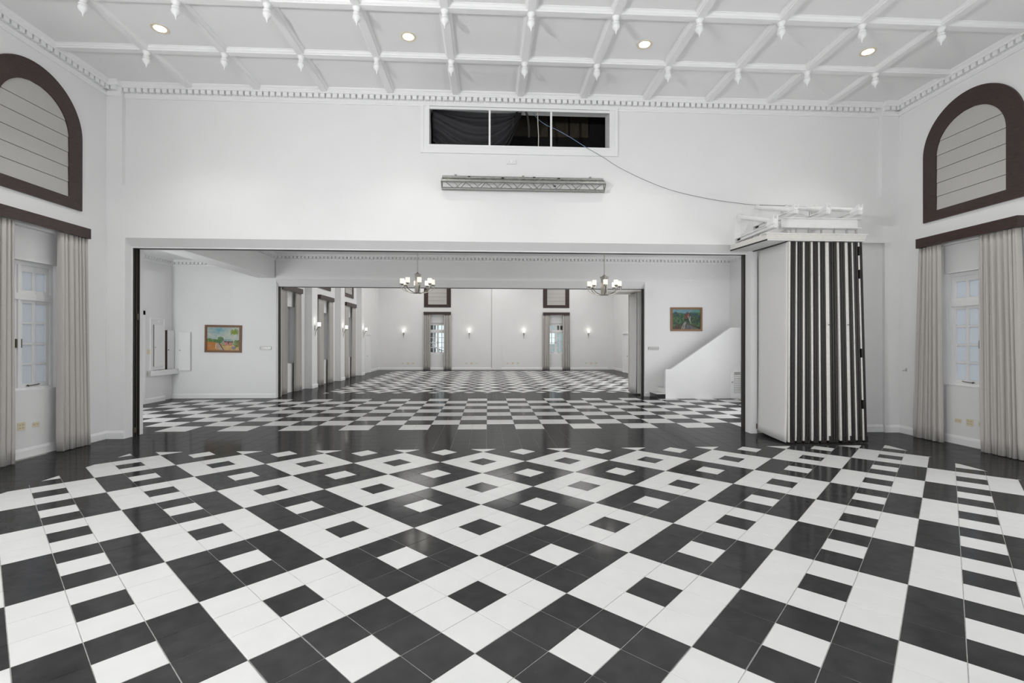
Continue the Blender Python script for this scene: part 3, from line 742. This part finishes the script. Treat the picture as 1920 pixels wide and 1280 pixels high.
# paintings
def vnoise(seed):
    rnd = random.Random(seed); T = [[rnd.random() for _ in range(64)] for _ in range(64)]
    def f(x, y):
        xi, yi = int(math.floor(x)), int(math.floor(y)); a, b = x-xi, y-yi; a = a*a*(3-2*a); b = b*b*(3-2*b)
        g = lambda i, j: T[i % 64][j % 64]
        return (g(xi, yi)*(1-a)+g(xi+1, yi)*a)*(1-b)+(g(xi, yi+1)*(1-a)+g(xi+1, yi+1)*a)*b
    return f
def mix(a, b, t): t = max(0, min(1, t)); return tuple(p*(1-t)+q*t for p, q in zip(a, b))
N1, N2 = vnoise(3), vnoise(5)
def srgb(r, g, b): return tuple(((c/255)/12.92 if c/255 <= .04045 else ((c/255+.055)/1.055)**2.4) for c in (r, g, b))
def inside(p, poly):
    x, y = p; c = False
    for i in range(len(poly)):
        x1, y1 = poly[i-1]; x2, y2 = poly[i]
        if (y1 > y) != (y2 > y) and x < (x2-x1)*(y-y1)/(y2-y1)+x1: c = not c
    return c
def hut(u, v):
    n = N1(u*14, v*14); m = N2(u*40, v*40)
    c = mix(srgb(175, 190, 190), srgb(205, 212, 196), n+.3*(u-.4))
    d = math.hypot(u-.36, (v-.88)*1.4); c = mix(srgb(92, 165, 180), c, d*2.4+.25*n)
    if v < .45+.10*N1(u*9, 1)-.12*u: pass
    if v < .50-.08*u+.06*(N1(u*12, 3)-.5) and v > .30: c = mix(srgb(40, 105, 70), srgb(140, 160, 70), m*.9 if u < .2 else m*.5)
    if math.hypot(u-.41, (v-.50)*1.1) < .09*(.7+.6*n): c = mix(srgb(30, 90, 70), srgb(130, 165, 100), m)
    if v < .33-.06*math.sin(u*2): c = mix(srgb(190, 110, 40), srgb(225, 175, 120), m)
    if v < .36-.06*u and u < .28: c = mix(srgb(200, 120, 35), srgb(190, 140, 90), n+m-.5)
    if u > .45 and v < .2: c = mix(srgb(200, 150, 90), srgb(225, 200, 140), m)
    if inside((u, v), [(.42, .33), (.53, .18), (.62, .24), (.50, .38)]): c = mix(srgb(110, 150, 60), srgb(150, 175, 70), m)
    if inside((u, v), [(.28, .32), (.35, .33), (.52, 0), (.36, 0), (.30, .18)]): c = mix(srgb(165, 145, 130), srgb(200, 185, 165), m)
    if inside((u, v), [(.36, .31), (.385, .32), (.535, .02), (.50, .02)]): c = srgb(60, 60, 62)
    if inside((u, v), [(.265, .27), (.285, .28), (.29, .05), (.26, .10)]): c = srgb(225, 210, 180)
    if inside((u, v), [(.45, .36), (.54, .47), (.57, .38), (.55, .25), (.47, .25)]): c = mix(srgb(150, 150, 140), srgb(175, 170, 160), m)
    if inside((u, v), [(.54, .38), (.78, .38), (.78, .23), (.54, .23)]): c = mix(srgb(165, 100, 80), srgb(215, 160, 145), m)
    if inside((u, v), [(.54, .40), (.79, .40), (.79, .36), (.54, .36)]) or inside((u, v), [(.66, .37), (.68, .37), (.68, .28), (.66, .28)]): c = srgb(70, 45, 45)
    if inside((u, v), [(.51, .49), (.76, .48), (.80, .39), (.57, .39)]): c = mix(srgb(130, 160, 165), srgb(170, 190, 195), m)
    if abs(u-(.76+.10*v+.03*math.sin(v*6))) < .010 and .12 < v < .75: c = srgb(205, 205, 180)
    for k in range(9):
        a = -.35+k*(PI+.7)/8; L = .13
        du, dv = u-.845, (v-.79)*.78; t = du*math.cos(a)+dv*math.sin(a); s = -du*math.sin(a)+dv*math.cos(a)+t*t*2.2*(1 if math.cos(a) > 0 else -1)
        if 0 < t < L and abs(s) < .018: c = mix(srgb(95, 130, 30), srgb(150, 165, 60), m)
    if math.hypot(u-.85, v-.73) < .05: c = mix(srgb(120, 150, 30), srgb(170, 180, 50), m)
    if u > .86 and .15 < v < .45 and n > .35: c = mix(srgb(75, 105, 40), srgb(160, 150, 70), m)
    if math.hypot(u-.86, (v-.28)) < .06: c = mix(srgb(95, 135, 95), srgb(150, 180, 130), m)
    if math.hypot((u-.83), (v-.11)) < .075: c = mix(srgb(90, 90, 100), srgb(165, 165, 165), m)
    return c
def forest(u, v):
    n = N1(u*18+7, v*15+3); m = N2(u*46, v*42)
    c = mix(srgb(32, 66, 52), srgb(95, 140, 85), (n-.25)*1.3+(m-.5)*.7)
    if v > .62 and N1(u*11, v*12) > .5: c = mix(c, srgb(45, 80, 105), .7)
    if v > .88-.10*N2(u*9, 2): c = mix(srgb(110, 160, 190), srgb(150, 185, 180), m)
    if v > .8 and u > .7: c = mix(c, srgb(100, 165, 120), .5)
    d = math.hypot((u-.57)*1.2, (v-.72)*.8)
    if d < .10*(.4+.9*n): c = mix(srgb(105, 48, 45), srgb(150, 95, 85), m)
    if inside((u, v), [(.42, .72), (.52, .78), (.54, .50), (.44, .48)]): c = mix(srgb(88, 45, 32), srgb(130, 75, 50), m)
    if .42 < u < .56 and .42 < v < .52: c = srgb(28, 40, 34)
    if inside((u, v), [(.50, .36), (.30, .34), (.0, .12), (.0, 0), (.45, 0)]) and v < .24: c = mix(srgb(72, 36, 24), srgb(85, 95, 60), n)
    if inside((u, v), [(.55, .36), (1, .10), (1, .0), (.6, .2)]): c = mix(srgb(60, 40, 28), srgb(90, 120, 60), (v*5+u*1.5-1.7))
    if inside((u, v), [(.50, .38), (.56, .36), (.62, .22), (.85, .04), (1, 0), (.32, 0), (.34, .2), (.41, .33)]): c = mix(srgb(70, 68, 68), srgb(150, 150, 150), (m-.3)+.5*(.2-v)*3)
    for off in (0, .07):
        uu = .335+off+(.12-off*.6)*(max(0, v)/.36)**1.8
        if abs(u-uu) < .014 and v < .36: c = srgb(195, 190, 180)
    if abs(u-(.60+(.52-v)*.25)) < .010 and .28 < v < .68: c = srgb(205, 205, 190)
    if abs(u-(.63+(v-.5)*.03)) < .009 and .42 < v < .66: c = srgb(190, 195, 180)
    if v > .6 and math.hypot(u-.60, v-.86) < .035: c = srgb(165, 185, 160)
    return c
def painting(label, loc, wd, ht, fn, frame, fw, tilt, dim=1.0):
    t = thing('framed_painting', label, 'painting', loc); t.rotation_euler = (0, tilt, 0)
    M = MB(); a, b = wd/2, ht/2
    for P in ([(-a, -b), (a, -b), (a-fw, -b+fw), (-a+fw, -b+fw)], [(a, -b), (a, b), (a-fw, b-fw), (a-fw, -b+fw)], [(a, b), (-a, b), (-a+fw, b-fw), (a-fw, b-fw)], [(-a, b), (-a, -b), (-a+fw, -b+fw), (-a+fw, b-fw)]):
        M.prism(P, 'y', -.04, -.002)
    M.obj('frame', frame, t)
    M = MB()
    ring(M, -a+fw*.75, a-fw*.75, -b+fw*.75, b-fw*.75, .012, -.046, -.036); M.obj('inner_lip', 'gilt_frame', t)
    nu, nv = 84, 62
    M = MB().grid(lambda u, v: (-a+fw+(wd-2*fw)*u, -.022, -b+fw+(ht-2*fw)*v), nu, nv); M.box(-a+fw, a-fw, -.02, -.004, -b+fw, b-fw)
    o = M.obj('canvas', 'oil_paint', t); me = o.data
    ca = me.color_attributes.new('paint', 'FLOAT_COLOR', 'CORNER')
    for p in me.polygons:
        k = p.index
        c = tuple(q*dim for q in fn((k % nu+.5)/nu, (k//nu+.5)/nv)) if k < nu*nv else (.6, .6, .6)
        for li in p.loop_indices: ca.data[li].color = (*c, 1)
    return t
painting('brown framed painting of a hut, dirt path and palm tree', (-8.44, Y2, 1.915), 1.15, .88, hut, 'brown_frame', .07, .012, .8)
painting('gilt framed painting of a road winding through a forest', (6.77, Y2, 2.60), 1.09, .80, forest, 'gilt_frame', .065, -.004, .62)

# room name signs
def sign(label, loc):
    t = thing('room_sign', label, 'sign', loc)
    M = MB().box(-.17, .17, -.010, -.002, -.038, .038); M.obj('plate', 'sign_plate', t)
    M = MB(); ring(M, -.178, .178, -.046, .046, .009, -.014, -.001); M.obj('border', 'sign_dark', t)
    cu = bpy.data.curves.new('lettering', 'FONT'); cu.body = 'Phoenix Room'; cu.size = .052; cu.align_x = 'CENTER'; cu.align_y = 'CENTER'; cu.extrude = .001
    tmp = bpy.data.objects.new('lettering', cu); COL.objects.link(tmp)
    bpy.context.view_layer.update()
    me = bpy.data.meshes.new_from_object(tmp.evaluated_get(bpy.context.evaluated_depsgraph_get())); bpy.data.objects.remove(tmp)
    me.materials.clear(); me.materials.append(MATS['sign_dark'])
    o = bpy.data.objects.new('lettering', me); COL.objects.link(o); o.parent = t; o.location = (0, -.0115, 0); o.rotation_euler = (PI/2, 0, 0)
sign('small framed room name sign left of the second opening', (-7.11, Y2, 1.615))
sign('small framed room name sign right of the second opening', (5.64, Y2, 1.615))

# hatch, shutter leaves, ledge, switch at the left end of the lobby
h = thing('wall_hatch', 'flat white hatch panel on the lobby left end wall', 'hatch', (-9.93, 12.3, 1.75), LW)
M = MB(); ring(M, -.34, .30, -.78, .78, .035, -.02, 0); M.obj('frame', 'trim', h)
MB().box(-.17, .26, -.018, 0, -.68, .58).obj('leaf', 'trim', h); MB().box(-.185, -.172, -.012, 0, -.68, .58).obj('gap', 'socket_dark', h)
MB().tube([(-.15, -.02, -.1), (-.15, -.045, -.1)], .015, 8).obj('knob', 'chrome', h); MB().tube([(.02, -.0, .69), (.02, -.025, .69)], .02, 8).obj('sensor', 'trim', h)
h = thing('shutter_leaf', 'white shutter leaf with dark edge on the lobby left end wall', 'shutter', (-10.05, 12.92, 1.56), LW)
MB().box(-.14, .20, -.09, -.05, -.62, .62).obj('leaf', 'trim', h); MB().box(-.152, -.14, -.095, 0, -.62, .62).obj('edge', 'brass_dark', h); MB().box(-.10, .15, -.05, 0, -.5, .5).obj('backing', 'trim', h); MB().tube([(-.09, -.09, 0), (-.09, -.11, 0)], .014, 8).obj('latch', 'brass_dark', h)
h = thing('shutter_leaf', 'white rectangular shutter leaf on the wall left of the hut painting', 'shutter', (-9.62, Y2, 1.51))
MB().box(-.17, .18, -.09, -.05, -.61, .61).obj('leaf', 'trim', h); MB().box(-.14, .15, -.05, 0, -.55, .55).obj('backing', 'trim', h); MB().tube([(-.13, -.09, .03), (-.13, -.11, .03), (-.10, -.115, .03)], .014, 8).obj('latch', 'chrome', h)
h = thing('wall_ledge', 'white ledge rail below the shutters in the lobby corner', 'ledge', (-9.93, 12.4, .88), LW)
MB().box(-.55, .74, -.10, 0, -.08, .08).obj('rail', 'trim', h); MB().box(-.553, -.55, -.10, 0, -.08, .08).obj('end_cap', 'grout', h); MB().box(-.35, .5, -.085, -.02, .08, .084).obj('slot', 'socket_dark', h)
h = thing('wall_switch', 'beige square switch plate at the lobby left end', 'switch', (-9.93, 11.92, 1.52), LW)
MB().box(-.07, .07, -.008, 0, -.07, .07).obj('plate', 'cream_plastic', h); MB().box(-.02, .02, -.014, -.008, -.03, .03).obj('rocker', 'cream_plastic', h)
d1 = struct(thing('door_1', '', 'door', (-9.93, 11.45, 0), LW), 'white panelled door at the far left of the lobby', 'door')
M = MB(); M.box(.16, .28, -.03, 0, 0, 2.72); M.box(-.9, .28, -.03, 0, 2.6, 2.72); M.obj('casing', 'trim', d1); MB().box(-.9, .16, -.012, 0, 0, 2.6).obj('leaf', 'trim', d1); MB().tube([(.08, -.012, .98), (.08, -.07, .98), (-.02, -.07, .98)], .012, 8).obj('handle', 'chrome', d1)

# stair with half wall
st = thing('staircase', 'white half wall and stair rising along the lobby right end', 'staircase', (6.9, 12.8, 0)); off = (6.9, 12.8, 0)
MB().prism([(5.80, 0), (5.80, .953), (5.98, .953), (7.95, 2.30), (8.275, 2.30), (8.275, 0)], 'y', 12.45, 12.58).obj('half_wall', 'wall', st, off)
for k in range(9):
    x0 = 5.52+k*.27; z = .17*(k+1)
    MB().box(x0, 8.275, 12.585, Y2-.005, z-.17, z-.02).obj('riser', 'step_black' if k == 0 else 'trim', st, off)
    MB().box(x0-.015, x0+.29 if k < 8 else 8.275, 12.585, Y2-.005, z-.02, z).obj('tread', 'tile_white', st, off)
MB().box(5.52, 5.80, 12.45, 12.585, 0, .15).obj('riser', 'step_black', st, off); MB().box(5.505, 5.80, 12.44, 12.585, .15, .17).obj('tread', 'tile_white', st, off)
d2 = struct(thing('door_2', '', 'door', (8.1, 12.45, 0)), 'small white louvred cupboard door in the stair half wall', 'door'); off = (8.1, 12.45, 0)
MB().prism([(7.93, .01), (7.93, .82), (8.25, 1.10), (8.27, 1.10), (8.27, .01)], 'y', 12.42, 12.449).obj('leaf', 'trim', d2, off)
MB().box(8.055, 8.262, 12.417, 12.42, .185, .86).obj('backing', 'grout', d2, off)  # grey sheet standing in for the shade between the louvres
for k in range(11):
    z = .20+k*.058; M = MB().prism([(12.405, z), (12.42, z+.035), (12.42, z+.045), (12.400, z+.008)], 'x', 8.06, 8.255); M.obj('louvre', 'trim', d2, off)
MB().lathe([(.0, -.03), (.025, -.025), (.03, -.005), (.02, .012), (.012, .03)], 12).obj('knob', 'chrome', d2, smooth=True).location = (-.12, -.055, .54)
d2.children[-1].rotation_euler = (-PI/2, 0, 0)

# chandeliers
def make_chandelier():
    root = thing('chandelier', '', 'chandelier')
    MB().box(-.065, -.015, -.065, .065, .02, .46).box(.015, .065, -.065, .065, .02, .46).box(-.015, .015, -.05, .05, .02, .46).obj('column', 'nickel', root)
    MB().box(-.08, .08, -.08, .08, .46, .505).obj('collar', 'nickel', root)
    MB().lathe([(.06, .505), (.05, .53), (.02, .545), (.012, .575)], 14).obj('cap', 'nickel', root, smooth=True)
    lk = MB()
    z = .575; k = 0
    while z < 1.5:
        P = [Vector((.014*math.cos(a)*(1 if k % 2 else 0), .014*math.cos(a)*(0 if k % 2 else 1), z+.022+.024*math.sin(a))) for a in [2*PI*i/10 for i in range(11)]]
        lk.tube(P, .0045, 5, cap=False); z += .038; k += 1
    lk.obj('chain', 'nickel', root)['kind'] = 'stuff'
    MB().lathe([(.07, 1.5), (.07, 1.53), (.03, 1.555), (.0, 1.557)][::-1], 14).obj('ceiling_rose', 'nickel', root)
    for q in range(8):
        a = 2*PI*q/8; ca, sa = math.cos(a), math.sin(a)
        P = []
        for i in range(11):
            t = i/10; r = .03+.43*math.sin(t*PI/2); z = .005+.23*(1-math.cos(t*PI/2))
            P.append((r*ca, r*sa, z))
        arm = MB().tube(P, .017, 8, flat=.5).obj('arm', 'nickel', root, smooth=True)
        rr = .40; c = (rr*ca, rr*sa, 0)
        MB().lathe([(.01, .175), (.013, .20), (.05, .235), (.052, .25), (.0, .251)], 12, c).obj('cup', 'nickel', arm, smooth=True)
        MB().lathe([(.046, .252), (.056, .256), (.057, .375), (.05, .378), (.045, .372), (.042, .27)], 16, c).obj('glass_shade', 'lamp_glass', arm, smooth=True)
    return root
ch = make_chandelier(); g = 'lobby chandeliers'
put(ch, True, (-1.785, 10.0, 3.10), .25, 'eight light nickel chandelier on the left in the lobby', g)
put(ch, False, (3.20, 10.0, 3.08), .62, 'eight light nickel chandelier on the right in the lobby', g)
for x in (-1.785, 3.2): light('chandelier_lamp', 'POINT', (x, 10.0, 3.42), 12, .30, (1, .95, .86))

# ------------------------------------------------------------------ far hall
o = side_wall('wall_far_left', 'white left wall of the far hall with three curtained windows', (XL+.02, 0, 0), LW, Y2+.42, YE, 6.9, FARW, fd=.02)
for y in (16.62, 20.32, 24.02): struct(MB().box(XL, -6.78, y-.30, y+.30, 0, 6.9).obj('wall_pilaster', 'wall'), {16: 'white pilaster between the first and second far hall windows', 20: 'white pilaster between the second and third far hall windows', 24: 'white pilaster beyond the third far hall window'}[int(y)], 'pilaster')
struct(MB().box(XR+.02, XR+.3, Y2+.42, YE, 0, 6.9).obj('wall_far_right', 'wall'), 'white right wall of the far hall', 'wall')
o = side_wall('wall_far_end', 'white end wall of the far hall with two curtained windows', (0, YE, 0), 0, XL-.3, XR+.3, 6.9, ENDX)
MB().box(.33, .95, -.05, 0, 0, 6.9).obj('pilaster', 'wall', o); MB().box(.315, .33, -.02, 0, 0, 6.9).obj('joint', 'socket_dark', o)
MB().box(8.05, 8.5, -.05, 0, 0, 6.9).obj('pilaster', 'wall', o)
struct(MB().box(XL-.3, XR+.3, Y2+.42, YE+.3, 6.7, 6.85).obj('ceiling_far', 'ceiling'), 'white ceiling of the far hall', 'ceiling')
baseboard('baseboard_far_end', 'white baseboard on the far end wall', (0, YE, 0), 0, XL, XR)
for y, n in ((16.62, 'first'), (20.32, 'second'), (24.02, 'third')): baseboard('baseboard_pilaster', 'white baseboard on the %s pilaster of the far hall' % n, (-6.78, 0, 0), LW, y-.32, y+.32)
baseboard('baseboard_far_left', 'white baseboard at the far end of the far hall left wall', (XL+.02, 0, 0), LW, 26.9, YE)
baseboard('baseboard_far_right', 'white baseboard on the far hall right wall', (XR+.02, 0, 0), RW, -YE, -Y2-.5)
d3 = struct(thing('door_3', '', 'door', (XL+.02, 26.1, 0), LW), 'white door on the far hall left wall', 'door')
M = MB(); ring(M, -.62, .62, -.12, 2.35, .12, -.06, 0); M.obj('casing', 'trim', d3); MB().box(-.5, .5, -.03, 0, .01, 2.23).obj('leaf', 'trim', d3); MB().tube([(-.4, -.03, 1.0), (-.4, -.09, 1.0), (-.3, -.09, 1.0)], .014, 8).obj('handle', 'chrome', d3)
d4 = struct(thing('door_4', '', 'door', (XR+.02, 25.8, 0), RW), 'white door in a deep casing on the far hall right wall', 'door')
M = MB(); ring(M, -.68, .62, -.12, 2.45, .12, -.10, 0); M.obj('casing', 'trim', d4); MB().box(-.56, .5, -.02, 0, .01, 2.33).obj('leaf', 'trim', d4); MB().tube([(.4, -.02, 1.0), (.4, -.09, 1.0), (.28, -.09, 1.0)], .016, 8).obj('handle', 'brass_dark', d4)
# partition at the second opening
p2 = thing('folding_partition', 'folded grey partition beside the right jamb of the second opening', 'partition', (5.28, 13.95, 0)); off = (5.28, 13.95, 0)
def cover2(u, v): return (5.20+.03*math.sin(u*7+v)*(1-v)**2-.02*(1-v)**3, 13.58+.85*u, .04+3.50*v)
MB().grid(cover2, 16, 14).obj('face_cover', 'partition_fabric', p2, off, smooth=True, solid=.012)
for k in range(4): MB().box(5.23+k*.09, 5.31+k*.09, 13.6, 14.42, .05, 3.55).obj('panel', 'partition_fabric', p2, off)
MB().box(4.2, 5.6, 13.6, 14.5, 3.56, 3.62).obj('track', 'cream_metal', p2, off)
MB().box(5.17, 5.2, 14.42, 14.45, .04, 3.55).obj('edge_strip', 'cream_metal', p2, off)
# sconces
def make_sconce():
    root = thing('wall_sconce', '', 'wall light')
    MB().box(-.035, .035, -.015, 0, -.13, .06).obj('backplate', 'nickel', root)
    MB().tube([(0, -.02, -.36), (0, -.035, -.26), (0, -.06, -.14), (0, -.11, -.05), (0, -.17, -.01)], [.006, .012, .016, .016, .014], 8).obj('arm', 'nickel', root, smooth=True)
    MB().lathe([(.012, -.03), (.05, .0), (.055, .015), (.0, .016)], 14, (0, -.17, 0)).obj('cup', 'nickel', root, smooth=True)
    MB().lathe([(.05, .016), (.062, .02), (.063, .17), (.055, .172), (.05, .03)], 16, (0, -.17, 0)).obj('glass_shade', 'sconce_glass', root, smooth=True)
    return root
sc = make_sconce(); g = 'far hall wall sconces'
SCZ = 2.42
lst = [((-6.78, 16.62, SCZ), LW, 'lit sconce on the first pilaster of the far hall left wall'), ((-6.78, 20.32, SCZ), LW, 'lit sconce on the second pilaster of the far hall left wall'), ((-6.78, 24.02, SCZ), LW, 'lit sconce on the third pilaster of the far hall left wall'),
       ((-5.43, YE, SCZ), 0, 'lit sconce at the far left of the end wall'), ((-1.15, YE, SCZ), 0, 'lit sconce left of the middle of the end wall'), ((2.44, YE, SCZ), 0, 'lit sconce right of the middle of the end wall'), ((6.76, YE, SCZ), 0, 'lit sconce at the far right of the end wall'),
       ((XR+.02, 24.2, SCZ), RW, 'lit sconce on the far hall right wall beside the partition')]
for k, (loc, rz, lb) in enumerate(lst):
    put(sc, k == 0, loc, rz, lb, g)
    v = Vector((0, -.17, .22)); v.rotate(Matrix.Rotation(rz, 3, 'Z')); light('sconce_lamp', 'POINT', Vector(loc)+v, .6, .05, (1, .95, .88))
# wide unseen fill lamps added under the far hall ceiling
k = 0
for y in (16.6, 20.3, 24.0, 27.2):
    for x in (-4.2, .68, 5.5):
        k += 1
        light('far_hall_fill', 'AREA', (x, y, 6.66), 46, 2.4, (1, .985, .96), (0, 0, -1))
# things outside the end windows
rl = thing('stair_railing', 'dark balustrade seen outside the left end window', 'railing', (-3.3, 30.6, 0)); off = (-3.3, 30.6, 0)
for i in range(9): MB().tube([(-4.2+i*.13, 30.6, .6), (-4.2+i*.13, 30.6, 1.75-.06*i)], .025, 6).obj('baluster', 'outdoor_dark', rl, off)
MB().tube([(-4.3, 30.6, 1.8), (-3.0, 30.6, 1.2)], .03, 6).obj('handrail', 'outdoor_dark', rl, off)
MB().box(-4.3, -3.1, 30.55, 30.65, 0, .6).obj('kerb', 'outdoor_pale', rl, off)
o = thing('outbuilding', 'dark wall outside the left end window', 'building', (-4.1, 31.2, 0)); MB().box(-5.2, -3.62, 31.0, 31.6, 0, 3.4).obj('wall', 'outdoor_dark', o, (-4.1, 31.2, 0)); MB().box(-5.3, -3.5, 30.95, 31.6, 3.4, 3.5).obj('roof_edge', 'outdoor_pale', o, (-4.1, 31.2, 0))
o = thing('outbuilding', 'pale green wall outside the right end window', 'building', (4.6, 31.4, 0))
for x0, x1, z1 in ((3.4, 4.25, 3.2), (5.0, 6.0, 3.2), (4.25, 5.0, 1.7)): MB().box(x0, x1, 31.3, 31.7, 0, z1).obj('wall', 'outdoor_pale', o, (4.6, 31.4, 0))
MB().box(3.4, 6.0, 31.3, 31.7, 2.55, 3.2).obj('lintel', 'outdoor_pale', o, (4.6, 31.4, 0))
